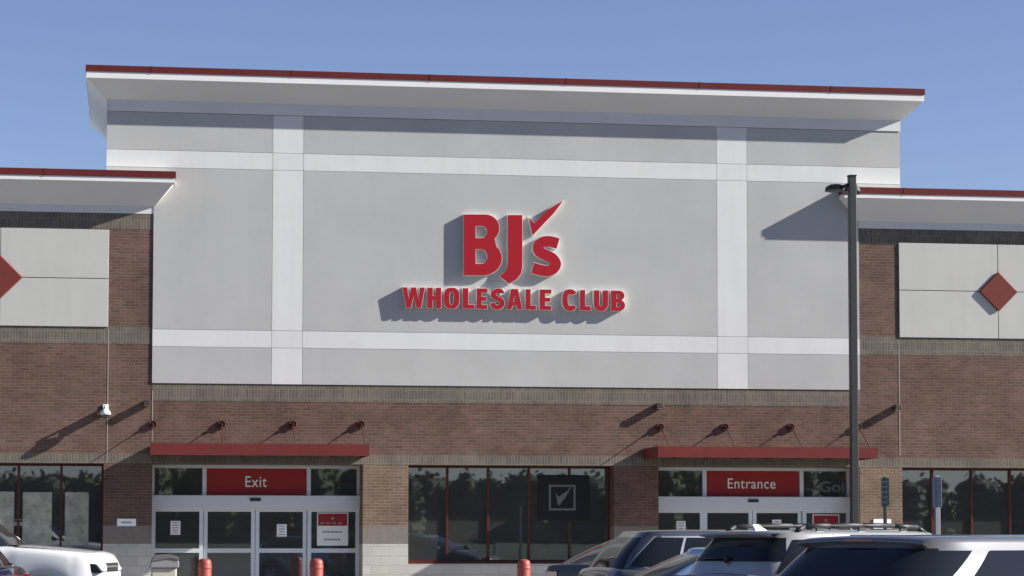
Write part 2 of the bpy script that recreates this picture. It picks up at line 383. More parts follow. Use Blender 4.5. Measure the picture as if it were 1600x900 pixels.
# --- cornices
def ring(x0, x1, y0, y1, off, z): return [(x0-off, y0-off, z), (x1+off, y0-off, z), (x1+off, y1+off, z), (x0-off, y1+off, z)]
def cornice(x0, x1, y0, y1, zs, zf, zw, zr, H=.45):
    fa = MB().grid([ring(x0, x1, y0, y1, o_, z_) for o_, z_ in ((H-.02, zf), (H, zf), (H, zw), (H-.1, zw))], closed=True, smooth=False).build('fascia', 'trimwhite', STORE)
    MB().grid([ring(x0, x1, y0, y1, o_, z_) for o_, z_ in ((0, zs), (.02, zs), (H-.02, zf))], closed=True, smooth=False).build('soffit', 'soffit', fa)
    cp = MB().grid([ring(x0, x1, y0, y1, o_, z_) for o_, z_ in ((H-.1, zw), (H+.015, zw), (H+.015, zr), (H-.1, zr+.02))], closed=True, smooth=False)
    
    q = x0-H+1.4
    while q < x1+H: cp.box(q-.02, q+.02, y0-H-.020, y0-H-.0155, zw-.004, zr+.006); q += 3.05
    cp.build('roof_cap', 'redmetal', fa)
    MB().add(ring(x0, x1, y0, y1, H-.1, zr+.018), [(0, 1, 2, 3)]).build('roof_membrane', 'membrane', fa)
h_ = -.45
cornice(xTL, xTR, 0, TD, zSof, Z(121.5, 150, h_), Z(111.3, 150, h_), Z(101.5, 150, h_))
zf_, zw_, zr_ = Z(284.8, 250, h_), Z(277.8, 250, h_), Z(267.5, 250, h_)
cornice(XA, xWL, 0, 24, zWSof, zf_, zw_, zr_); cornice(xWR, XB, 0, 24, zWSof, zf_, zw_, zr_)
for a, b in ((XA, xWL), (xWR, XB)): box(a, b, -.010, .05, Z(333.5, 200), zWSof+.03).build('frieze', 'stwhite', STORE)
# --- shell behind
sh = MB(); sh.box(XA, XB, 24, 24.3, 0, zf_); sh.box(XA-.0, XA+.3, TW+.01, 24, 0, zf_); sh.box(XB-.3, XB, TW+.01, 24, 0, zf_); sh.box(XA+.3, XB-.3, 5.6, 24, zf_-.3, zf_-.05)
sh.build('rear_wall', 'brick', STORE)
it = MB(); it.box(XA+.3, XB-.3, 9, 9.1, .1, 3.9); it.build('interior_wall', 'interior', STORE)
box(XA+.3, XB-.3, TW+.005, 9, 3.9, 4.0).build('interior_ceiling', 'interior', STORE)
box(XA+.3, XB-.3, TW+.005, 9, 0, .12).build('interior_floor', 'intfloor', STORE)
# --- windows
def window(x0, x1, mull, yw=.5):
    fr_ = MB(); t = .052; d = .10
    fr_.box(x0, x1, yw, yw+d, zHead-t, zHead-.002); fr_.box(x0, x1, yw-.02, yw+d, zSill+.002, zSill+.085)
    xs = [x0+t/2]+mull+[x1-t/2]
    for m_ in xs: fr_.box(m_-t/2, m_+t/2, yw+.003, yw+d-.003, zSill+.085, zHead-t)
    o_ = fr_.build('window', 'winred', STORE)
    for a, b in zip(xs[:-1], xs[1:]):
        box(a+t/2, b-t/2, yw+.05, yw+.056, zSill+.085, zHead-t).build('pane', 'glass', o_)
    box(x0+.003, x1-.003, .02, yw-.021, zSill+.0015, zSill+.03).build('sill', 'winred', o_)
window(op[0][0], op[0][1], [X(p, .5, 780) for p in (-104, -38, 28.8, 95.5)])
window(op[2][0], op[2][1], [X(p, .5, 800) for p in (699, 763, 826.5, 890)])
window(op[4][0], op[4][1], [X(p, .5, 780) for p in (1457, 1518.5, 1578.5, 1640)])
# --- sliding door fronts
YD = .8
def doorfront(xs_tr, xs_dr, hd_t, hd_b, midy, ref, x0, x1):
    zT = zHead; zHt, zHb = Z(hd_t, ref, YD), Z(hd_b, ref, YD); zM = Z(midy, ref, YD); d0, d1 = YD, YD+.12
    fm = MB(); fm.box(x0, x1, d0-.02, d1, zT-.075, zT-.002)
    fm.box(x0, x0+.06, d0, d1, zHt, zT-.075); fm.box(x1-.06, x1, d0, d1, zHt, zT-.075)
    for p in xs_tr: q = X(p, YD, 750); fm.box(q-.045, q+.045, d0, d1, zHt, zT-.075)
    o_ = fm.build('door_frame', 'alum', STORE)
    box(x0, x1, d0-.12, d1, zHb, zHt).build('header_rail', 'alum', o_, bevel=.01)
    q = (x0+x1)/2; qs = X(xs_dr[2], YD-.12, 780)
    box(qs-.12, qs+.12, d0-.16, d0-.121, zHt-.13, zHt-.06).build('motion_sensor', 'blackplastic', o_, bevel=.01)
    tr = [x0+.06]+[X(p, YD, 750) for p in xs_tr]+[x1-.06]
    for i, (a, b) in enumerate(zip(tr[:-1], tr[1:])):
        if i != 1: box(a+(.045 if i else 0), b-(.045 if i < len(tr)-2 else 0), d0+.05, d0+.056, zHt, zT-.075).build('transom_pane', 'glass', o_)
    xs = [X(p, YD, 820) for p in xs_dr]; xs[0] = x0+.05; xs[-1] = x1-.05
    for i, (a, b) in enumerate(zip(xs[:-1], xs[1:])):
        yy = d0 if i in (0, 3) else d0+.06
        lf = MB(); s = .055; a_, b_ = a+.006, b-.006
        if i == 0: a_ = x0+.002
        if i == 3: b_ = x1-.002
        lf.box(a_, a_+s+.03, yy, yy+.05, .14, zHb); lf.box(b_-s-.03, b_, yy, yy+.05, .14, zHb)
        lf.box(a_+s+.03, b_-s-.03, yy, yy+.05, .14, .36); lf.box(a_+s+.03, b_-s-.03, yy, yy+.05, zM-.045, zM+.05); lf.box(a_+s+.03, b_-s-.03, yy, yy+.05, zHb-.05, zHb)
        l_ = lf.build('door_leaf', 'alum', STORE)
        box(a_+s+.03, b_-s-.03, yy+.02, yy+.026, zM+.05, zHb-.05).build('pane', 'glass', l_)
        box(a_+s+.03, b_-s-.03, yy+.02, yy+.026, .36, zM-.045).build('pane', 'glass', l_)
    return zHt, zT, tr
zt, zT, tr = doorfront((319.5, 482.5), (240, 318, 399, 480, 559), 774, 796, 860.5, 400, op[1][0], op[1][1])
def panel_sign(text, a, b, px0, px1, py0, py1, label):
    t_ = thing('door_sign', label, 'sign', ((a+b)/2, YD+.03, zt))
    box(a+.047, b-.047, YD+.03, YD+.07, zt+.002, zT-.078).build('sign_panel', 'panelred', t_)
    w_ = fit(words(text, .3, .001, 1.08), X(px0, YD, 755), X(px1, YD, 755), Z(py1, (px0+px1)/2, YD), Z(py0, (px0+px1)/2, YD), YD+.024)
    w_.build('lettering', 'white', t_)
panel_sign('Exit', tr[1], tr[2], 383.5, 417, 744, 761, 'red panel with white word Exit above left sliding doors')
zt, zT, tr = doorfront((1101, 1252.5), (1029, 1100, 1177, 1254, 1326), 776, 798, 863, 1150, op[3][0], op[3][1])
panel_sign('Entrance', tr[1], tr[2], 1137.5, 1212, 747.5, 763.5, 'red panel with white word Entrance above right sliding doors')
# faint vinyl word on the right transom glass
wv = fit(words('Goin', .25, .004), X(1281, YD, 760), X(1333, YD, 760), Z(769, 1300, YD), Z(752, 1300, YD), YD+.044)
tag(wv.build('vinyl_lettering', 'greytext', loc=(X(1300, YD), YD+.04, Z(760, 1300, YD))), 'faint grey lettering on the glass beside the Entrance panel', 'lettering')
# --- awnings (canopies) hung from rods
def awning(pxl, pxr, pyt, pyb, plates, pyp, dep=1.6):
    x0, x1 = X(pxl, -dep, 700), X(pxr, -dep, 700); z0, z1 = Z(pyb, (pxl+pxr)/2, -dep), Z(pyt, (pxl+pxr)/2, -dep)
    aw = MB(); aw.box(x0, x1, -dep, -dep+.06, z0, z1); aw.box(x0, x0+.05, -dep+.06, -.01, z0, z1); aw.box(x1-.05, x1, -dep+.06, -.01, z0, z1)
    aw.box(x0+.05, x1-.05, -dep+.06, -.01, z1-.07, z1-.02)
    o_ = aw.build('canopy', 'canopyred', STORE)
    rb = MB()
    n = 7
    for i in range(1, n): q = x0+(x1-x0)*i/n; rb.box(q-.03, q+.03, -dep+.07, -.02, z0+.02, z1-.071)
    rb.build('canopy_rib', 'darkmetal', o_)
    for p in plates:
        q = X(p, 0, pyp); zp = Z(pyp, p)
        pl = MB(); pl.box(q-.06, q+.06, -.03, -.005, zp-.075, zp+.075); pl.tube((q, -.03, zp), (q, -.10, zp), .03)
        for k in range(12):
            t0, t1 = 2*math.pi*k/12, 2*math.pi*(k+1)/12
            pl.tube((q+.075*math.cos(t0), -.045, zp+.075*math.sin(t0)), (q+.075*math.cos(t1), -.045, zp+.075*math.sin(t1)), .015, n=6)
        po = pl.build('rod_anchor', 'rodred', o_)
    for p in plates:
        q = X(p, 0, pyp); zp = Z(pyp, p)
        MB().tube((q, -.10, zp), (q, -1.0, z1-.01), .011, n=8).build('tie_rod', 'rodred', o_)
awning(235, 577, 693.3, 711.5, (239, 346.5, 457.5, 564), 663)
awning(1028, 1371.5, 698.3, 715.3, (1031.5, 1132.5, 1235.5, 1340), 667.5)

# ---------------------------------------------------------------- roof-top sign letters
SG = thing('store_sign', 'big red raised letters spelling the store name on the grey tower', 'sign', (X(800), -.03, Z(430)))
def zp_(x, y): return (560+x/3.478, 290+y/3.478)
def thick(path, wd_, caps=True):
    L, R = [], []
    n = len(path)
    for i, p in enumerate(path):
        a = path[max(i-1, 0)]; b = path[min(i+1, n-1)]; dx, dy = b[0]-a[0], b[1]-a[1]; l = math.hypot(dx, dy); dx /= l; dy /= l
        h = wd_[i]/2 if isinstance(wd_, (list, tuple)) else wd_/2
        L.append((p[0]-dy*h, p[1]+dx*h)); R.append((p[0]+dy*h, p[1]-dx*h))
    return L+R[::-1]
def arc(cx, cy, rx, ry, a0, a1, n=12): return [(cx+rx*math.cos(math.radians(a0+(a1-a0)*i/n)), cy+ry*math.sin(math.radians(a0+(a1-a0)*i/n))) for i in range(n+1)]
def sarc(cx, cy, rx, ry, a0, a1, n=20, e=2.7):
    out = []
    for i in range(n+1):
        t = math.radians(a0+(a1-a0)*i/n); c_, s_ = math.cos(t), math.sin(t)
        out.append((cx+rx*math.copysign(abs(c_)**(2/e), c_), cy+ry*math.copysign(abs(s_)**(2/e), s_)))
    return out
def catmull(pts, n=8):
    out = []; P = [pts[0]]+pts+[pts[-1]]
    for i in range(1, len(P)-2):
        p0, p1, p2, p3 = P[i-1:i+3]
        for k in range(n):
            t = k/n
            out.append(tuple(.5*((2*p1[c])+(-p0[c]+p2[c])*t+(2*p0[c]-5*p1[c]+4*p2[c]-p3[c])*t*t+(-p0[c]+3*p1[c]-3*p2[c]+p3[c])*t**3) for c in (0, 1)))
    return out+[pts[-1]]
# unit letters: cap height 1, y up
T_ = .25
def letB(w_=.66, t=.25, waist=.52):
    r = .24
    outer = [(0, 0)]+arc(w_-.26, .27, .26, .27, -90, 62)+arc(w_-.29, 1-.245, .26, .245, -62, 90)+[(0, 1)]
    h1 = [(t, t*.8)]+arc(w_-.33, .27+.02, .10, .115, -90, 90, 8)+[(t, .405)]
    h2 = [(t, .60)]+arc(w_-.36, .705, .095, .105, -90, 90, 8)+[(t, .81)]
    return [outer, h1, h2], w_
def letH(): w_ = .64; return [[(0, 0), (T_, 0), (T_, .4), (w_-T_, .4), (w_-T_, 0), (w_, 0), (w_, 1), (w_-T_, 1), (w_-T_, .6), (T_, .6), (T_, 1), (0, 1)]], w_
def letL(): w_ = .53; return [[(0, 0), (w_, 0), (w_, .2), (T_, .2), (T_, 1), (0, 1)]], w_
def letE(): w_ = .55; return [[(0, 0), (w_, 0), (w_, .19), (T_, .19), (T_, .41), (w_-.05, .41), (w_-.05, .59), (T_, .59), (T_, .81), (w_, .81), (w_, 1), (0, 1)]], w_
def letW(): w_ = 1.04; return [[(0, 1), (.17, 0), (.39, 0), (.52, .62), (.65, 0), (.87, 0), (w_, 1), (w_-.22, 1), (.755, .36), (.63, 1), (.41, 1), (.285, .36), (.22, 1)]], w_
def letA(): w_ = .72; return [[(0, 0), (.22, 0), (.27, .2), (w_-.27, .2), (w_-.22, 0), (w_, 0), (w_/2+.15, 1), (w_/2-.15, 1)], [(.305, .37), (w_-.305, .37), (w_/2, .74)]], w_
def letO(): w_ = .70; o_ = sarc(w_/2, .5, w_/2, .515, 0, 360, 36)[:-1]; i_ = sarc(w_/2, .5, w_/2-T_, .515-.19, 0, 360, 28)[:-1]; return [o_, i_], w_
def letC(): w_ = .66; return [thick(sarc(w_/2+.005, .5, .228, .415, 38, 322, 26), .24)], w_
def letU(): w_ = .66; return [thick([(T_/2, 1), (T_/2, .5), (T_/2, .36)]+arc(w_/2, .33, w_/2-T_/2, .24, 180, 360, 14)+[(w_-T_/2, .36), (w_-T_/2, .5), (w_-T_/2, 1)], T_)], w_
def letS():
    w_ = .63; c = [(w_-.10, .72), (w_-.17, .87), (.31, .905), (.13, .80), (.15, .63), (.32, .52), (.48, .41), (.52, .25), (.42, .11), (.27, .09), (.14, .16), (.09, .30)]
    return [thick(catmull(c), .225)], w_
LT = dict(W=letW, H=letH, O=letO, L=letL, E=letE, S=letS, A=letA, C=letC, U=letU, B=letB)
def put_letter(splines, depth, trim, label=None):
    f_ = shift(curve_mesh(splines, .016), 0, -depth-.008); o_ = f_.build('letter', 'signred', SG)
    r_ = curve_mesh(splines, depth-.01, offset=trim*.7); shift(r_, 0, -.02-(depth-.01)/2+.0).build('letter_return', 'returnw', o_)
    if label: o_['label'] = label
spans = [(240, 360), (374, 449), (463, 549), (567, 630), (643, 701), (718, 793), (805, 891), (908, 965), (985, 1048), (1110, 1187), (1204, 1262), (1279, 1356), (1372, 1448)]
def zline(px): # baseline/cap of second line
    return Z(481.2+(px-629)*.0125, px, -.12), Z(449.8+(px-629)*.0110, px, -.12)
zb0, zc0 = zline(800)
for ch, (a, b) in zip('WHOLESALECLUB', spans):
    sp, w_ = LT[ch](); x0, x1 = X(560+a/3.478, -.12, 470), X(560+b/3.478, -.12, 470)
    put_letter([[(x0+p/w_*(x1-x0), zb0+q*(zc0-zb0)) for p, q in s] for s in sp], .138, .010)
def big(splz): return [[W(*zp_(x, y), -.12) for x, y in s] for s in splz]
Bz = [[(573, 487), (573, 157), (690, 157)]+[(690+a, 232+b) for a, b in arc(0, 0, 76, 75, -90, 48)]+[(680+a, 396+b) for a, b in arc(0, 0, 100, 91, -46, 90)],
      [(637, 218), (637, 285), (668, 285)]+[(668+a, 251+b) for a, b in arc(0, 0, 32, 34, 80, -80, 8)]+[(668, 218)],
      [(637, 345), (637, 425), (668, 425)]+[(668+a, 385+b) for a, b in arc(0, 0, 34, 40, 80, -80, 8)]+[(668, 345)]]
put_letter(big(Bz), .113, .012)
Jz = [[(812, 160), (891, 160), (891, 440), (884, 478), (862, 508), (822, 534), (768, 492), (795, 470), (808, 448), (812, 420)]]
put_letter(big(Jz), .113, .012)
sz = [thick(catmull([(1085, 315), (1040, 303), (1000, 308), (978, 330), (985, 358), (1020, 378), (1055, 397), (1072, 428), (1050, 458), (1005, 462), (948, 447)]), 58)]
put_letter(big(sz), .113, .012)
Kz = [[(927, 176), (956, 206), (1030, 130), (1113, 82), (1062, 150), (1000, 215), (948, 270), (940, 240)]]
kb = big(Kz); f_ = shift(curve_mesh(kb, .016), 0, -.121); ko = f_.build('check_mark', 'signred', SG)
shift(curve_mesh(kb, .097, offset=.008), 0, -.0695).build('check_mark_return', 'returnw', ko)

# ---------------------------------------------------------------- wall fixtures
def wall_light(px, py, label, loc_y=0):
    x_, z_ = W(px, py, -.1); t_ = thing('wall_light', label, 'light fixture', (x_, 0, z_), 'wall pack lights along the brick')
    box(x_-.07, x_+.07, -.03, -.004, z_-.05, z_+.05).build('back_plate', 'fixture', t_)
    b_ = MB().prism([(x_-.085, z_-.055), (x_+.085, z_-.055), (x_+.07, z_+.06), (x_-.07, z_+.06)], -.20, -.03).build('lamp_housing', 'fixture', t_, bevel=.01)
    box(x_-.06, x_+.06, -.185, -.05, z_-.065, z_-.0555).build('lens', 'headlight', b_)
wall_light(230, 629.5, 'dark wall light on brick above the left end of the Exit canopy')
wall_light(1030, 634.5, 'dark wall light on brick above the left end of the Entrance canopy')
wall_light(1402, 637, 'dark wall light on brick right of the tall lamp pole')
x_, z_ = W(165, 645, -.33)
t_ = thing('security_camera', 'white dome camera on a short arm on the left brick wing', 'security camera', (x_, 0, z_))
MB().tube((x_, -.33, z_+.02), (x_, -.33, z_+.17), .03).tube((x_, -.01, z_+.13), (x_, -.33, z_+.15), .025).build('arm', 'white', t_)
MB().lathe([(0, z_+.09), (.05, z_+.08), (.10, z_+.02), (.115, z_-.02), (.11, z_-.04), (0, z_-.045)], x_, -.33).build('housing', 'white', t_)
MB().lathe([(.10, z_-.046), (.085, z_-.09), (.04, z_-.12), (0, z_-.125)], x_, -.33).build('dome', 'lampdark', t_)
box(x_-.06, x_+.06, -.03, -.004, z_+.06, z_+.2).build('bracket', 'white', t_)
x2, z2 = W(157, 646, -.1)
t_ = thing('wall_light', 'dark wall light right behind the white dome camera', 'light fixture', (x2, 0, z2), 'wall pack lights along the brick')
MB().prism([(x2-.085, z2-.055), (x2+.085, z2-.055), (x2+.07, z2+.06), (x2-.07, z2+.06)], -.20, -.004).build('lamp_housing', 'fixture', t_, bevel=.01)

# ---------------------------------------------------------------- plates and papers
def notice(name, px0, px1, py0, py1, Y, m, label, cat, lines=0, red=0, thick_=.012):
    pm = (px0+px1)/2; x0, x1 = X(px0, Y, py0), X(px1, Y, py0); z1, z0 = Z(py0, pm, Y), Z(py1, pm, Y)
    t_ = thing(name, label, cat, ((x0+x1)/2, Y, z0))
    box(x0, x1, Y-thick_, Y, z0, z1).build('sheet', m, t_)
    if red:
        zr = z1-(z1-z0)*red; box(x0+.02, x1-.02, Y-thick_-.004, Y-thick_, zr, z1-.02).build('red_field', 'panelred', t_)
        zt_, zb_ = zr, z0
        hp = MB(); 
        for j in range(4): hp.box(x0+.07+j*.13, x0+.16+j*.13, Y-thick_-.007, Y-thick_-.004, zr+.04, zr+.075)
        hp.lathe([(.0, 0), (.04, 0), (.04, .004), (0, .004)], 0, 0, 12)
        k_ = len(hp.v)-48
        for i_ in range(k_, len(hp.v)): a_, b_, c_ = hp.v[i_]; hp.v[i_] = ((x0+x1)/2+a_, Y-thick_-.005-c_*.5, zr+(z1-zr)*.58+b_)
        hp.build('header_print', 'ink', t_)
    else: zt_, zb_ = z1, z0
    rr = random.Random(int(px0))
    for i in range(lines):
        zc = zt_-(zt_-zb_)*(i+.8)/(lines+.6); L = (x1-x0)*rr.uniform(.5, .72); h = min(.035, (zt_-zb_)/(lines*3.2)); xx = (x0+x1)/2-L/2; k = 5
        mb = MB()
        for j in range(k): mb.box(xx+L*j/k, xx+L*(j+.82)/k, Y-thick_-.003, Y-thick_, zc-h/2, zc+h/2)
        mb.build('print', 'ink', t_)
    return t_, x0, x1, z0, z1
notice('wall_plate', 183, 212.5, 810.5, 822, -.002, 'paper', 'small white plate on the shaded brick pillar left of the Exit doors', 'plate', 1, thick_=.015)
notice('wall_plate', 1364.5, 1392, 811, 826, -.002, 'paper', 'small white plate on the tan brick pillar right of the Entrance doors', 'plate', 1, thick_=.015)
YG = YD+.018
notice('paper_notice', 266.5, 282, 814, 835.5, YG, 'paper', 'white paper notice on the leftmost Exit door glass', 'notice', 5)
notice('paper_notice', 432.5, 448, 819, 838.5, YG+.06, 'paper', 'white paper notice on the third Exit door glass', 'notice', 4)
t_, a, b, c, d = notice('hours_poster', 495.5, 544, 801, 852.5, YG, 'paper', 'red and white poster on the rightmost Exit door glass', 'poster', 2, .40)
notice('hours_poster', 1269.5, 1311, 804, 850, YG, 'paper', 'red and white poster on the rightmost Entrance door glass', 'poster', 2, .46)
notice('paper_notice', 1057, 1071, 814, 834, YG, 'paper', 'white paper notice on the leftmost Entrance door glass', 'notice', 4)
notice('paper_notice', 1206.5, 1220.5, 812, 823, YG+.06, 'paper', 'white paper notice on the third Entrance door glass', 'notice', 2)
# check mark banner before the centre window
Yb = .485
x0, x1 = X(841, Yb, 780), X(921, Yb, 780); z1, z0 = Z(742, 880, Yb), Z(813, 880, Yb)
t_ = thing('window_banner', 'dark banner with a boxed check mark hanging at the right of the centre window', 'banner', ((x0+x1)/2, Yb, z0))
box(x0, x1, Yb, Yb+.010, z0, z1).build('banner_cloth', 'bannercloth', t_)
qa, qb = X(857.5, Yb), X(899, Yb); za, zb = Z(797.5, 878, Yb), Z(757.5, 878, Yb); s = .045
mb = MB(); mb.box(qa, qb, Yb-.008, Yb, za, za+s); mb.box(qa, qb, Yb-.008, Yb, zb-s, zb); mb.box(qa, qa+s, Yb-.008, Yb, za+s, zb-s); mb.box(qb-s, qb, Yb-.008, Yb, za+s, zb-s)
mb.build('square_outline', 'bannerink', t_)
ck = [(868, 770), (873, 776), (887, 766), (896, 755), (884, 776), (874, 790), (871, 788)]
shift(curve_mesh([[W(p, q, Yb) for p, q in ck]], .008), 0, Yb-.012).build('check_mark', 'bannerink', t_)
# pale display boards behind the left window
for i, (p0, p1, q0, lab) in enumerate(((-34, 22, 768, 'pale display board in the leftmost visible pane of the left window'), (35.5, 81, 769, 'pale mottled display board in the middle pane of the left window'), (101.5, 138.5, 769, 'pale display board in the right pane of the left window'))):
    x0, x1 = X(p0, .545, 800), X(p1, .545, 800)
    tag(box(x0, x1, .538, .545, Z(852, p0, .545), Z(q0, p0, .545)).build('display_board', 'pale', loc=((x0+x1)/2, .545, Z(852, p0, .545))), lab, 'display board')
# exercise-bike-like racks inside the centre window are dark: two small yellow tags stand on the sill
for px, lab in ((817.5, 'small yellow marker on the window sill left of the third bollard top'), (851, 'small yellow marker on the sill under the check mark banner')):
    x_ = X(px, .62, 860); tag(MB().tube((x_, .66, zSill+.09), (x_, .66, zSill+.32), .025, .02).tube((x_, .66, zSill+.32), (x_, .66, zSill+.36), .03, .01).build('sill_marker', 'yellow', loc=(x_, .66, zSill)), lab, 'marker')

# ---------------------------------------------------------------- bollards, bin
def bollard(px, pt, label):
    x_, zt_ = W(px, pt, -2.2); t_ = thing('bollard', label, 'bollard', (x_, -2.2, .12), 'red bollards before the doors')
    MB().lathe([(.14, .12), (.14, zt_-.10), (.132, zt_-.06), (.11, zt_-.025), (.07, zt_-.006), (0, zt_)], x_, -2.2, 28).build('sleeve', 'bollard', t_)
    MB().lathe([(.141, zt_-.22), (.146, zt_-.215), (.146, zt_-.165), (.141, zt_-.16)], x_, -2.2, 28).build('groove_band', 'bollard', t_)
bollard(320, 872.5, 'red bollard before the Exit doors, nearest the beige bin')
bollard(494.5, 872.5, 'red bollard before the right half of the Exit doors')
bollard(818.5, 873.5, 'red bollard before the centre window')
xb, zb = W(257, 866, -2.3); zb -= .02
t_ = thing('trash_bin', 'beige trash bin with dark sloped hood left of the Exit doors', 'trash bin', (xb, -2.3, .12))
box(xb-.27, xb+.25, -2.55, -2.05, .12, zb-.26).build('bin_body', 'binbody', t_, bevel=.03)
hd = MB().prism([(xb-.31, zb-.26), (xb+.29, zb-.26), (xb+.30, zb-.14), (xb+.22, zb-.02), (xb+.1, zb+.0), (xb-.2, zb-.01), (xb-.27, zb-.10)], -2.6, -2.0).build('hood', 'binhood', t_, bevel=.02)
MB().prism([(xb-.29, zb-.13), (xb-.2, zb+.004), (xb+.12, zb+.016), (xb+.26, zb-.03), (xb+.30, zb-.10), (xb+.1, zb-.06)], -2.62, -1.98).build('hood_cover', 'binlid', hd, bevel=.008)

# ---------------------------------------------------------------- lamp pole
Yp = -8.0; xp = X(1331.8, Yp, 380); zpT = Z(276, 1331, Yp)
t_ = thing('lamp_pole', 'tall dark bronze parking lot lamp pole with two heads', 'lamp pole', (xp, Yp, gz(Yp)))
MB().box(xp-.072, xp+.072, Yp-.072, Yp+.072, .6, zpT).build('pole', 'darkmetal', t_, bevel=.012)
box(xp-.082, xp+.082, Yp-.082, Yp+.082, zpT+.001, zpT+.03).build('pole_cap', 'darkmetal', t_, bevel=.01)
MB().lathe([(.0, -.1), (.28, -.1), (.28, .62), (.26, .65), (0, .65)], xp, Yp).build('concrete_base', 'concrete', t_)
def head(sx, L, px0, px1, dy):
    xa, xb_ = X(px0, Yp, 295), X(px1, Yp, 295); zc = Z(293, 1331, Yp)
    arm = MB().tube((xp+sx*.07, Yp, zc+.05), (xa if sx < 0 else xa, Yp+dy*.4, zc+.02), .035); a_ = arm.build('arm', 'darkmetal', t_)
    o0 = Vector((xa, Yp+dy*.4, zc)); d_ = Vector((xb_-xa, dy, -.02)).normalized(); q = Vector((-d_.y, d_.x, 0)).normalized()
    hs = MB(); rows = []
    Lh = (Vector((xb_-xa, dy))).length
    for u, wd_, tk in ((0, .10, .06), (.15, .16, .085), (.5, .19, .09), (.85, .17, .06), (1, .11, .03)):
        c = o0+d_*Lh*u; rows.append([c+q*wd_+Vector((0, 0, -.03)), c+q*wd_*.8+Vector((0, 0, tk-.01)), c+Vector((0, 0, tk)), c-q*wd_*.8+Vector((0, 0, tk-.01)), c-q*wd_+Vector((0, 0, -.03)), c+Vector((0, 0, -.035))])
    hs.grid(rows, closed=True, smooth=False).add(rows[0], [tuple(range(6))]).add(rows[-1], [tuple(range(6))]).build('lamp_head', 'darkmetal', t_)
head(-1, .4, 1318, 1301, .25); head(1, .4, 1337, 1345, .5)

# ---------------------------------------------------------------- accessible parking signs
def psign(px, top, plate_b, Yg, m1, mpost, rz, label, wpost):
    x_, zt_ = W(px, top, Yg); zb_ = Z(plate_b, px, Yg); t_ = thing('parking_sign', label, 'sign', (x_, Yg, gz(Yg)))
    MB().box(x_-wpost, x_+wpost, Yg-.03, Yg+.03, gz(Yg), zt_+.02).build('post', mpost, t_, bevel=.006)
    u = Vector((math.cos(rz), math.sin(rz), 0)); n = Vector((math.sin(rz), -math.cos(rz), 0)); o0 = Vector((x_-wpost*.4, Yg-.05, 0))
    def plate(w_, z0, z1, off, name, m):
        A = []
        for s_ in (0, 1):
            for du, z in ((-w_, z0), (w_, z0), (w_, z1), (-w_, z1)): p = o0+u*du+n*(off+s_*.004); A.append((p.x, p.y, z))
        return MB().add(A, [(0, 1, 2, 3), (7, 6, 5, 4), (0, 4, 5, 1), (1, 5, 6, 2), (2, 6, 7, 3), (3, 7, 4, 0)]).build(name, m, t_)
    plate(.155, zb_, zt_, 0, 'plate', m1)
    for i in range(5): zz = zt_-(zt_-zb_)*(i+.7)/5.6; plate(.11, zz-.02, zz+.01, .006, 'print', 'ink')
psign(1382.5, 747, 791.5, -19, 'signgreen', 'darkmetal', math.radians(-86), 'narrow dark green parking sign on a thin post by the tan pillar', .02)
psign(1464, 745.5, 793, -19, 'signblue', 'postgrey', math.radians(-84), 'pale blue parking sign on a thick white post before the right window', .038)

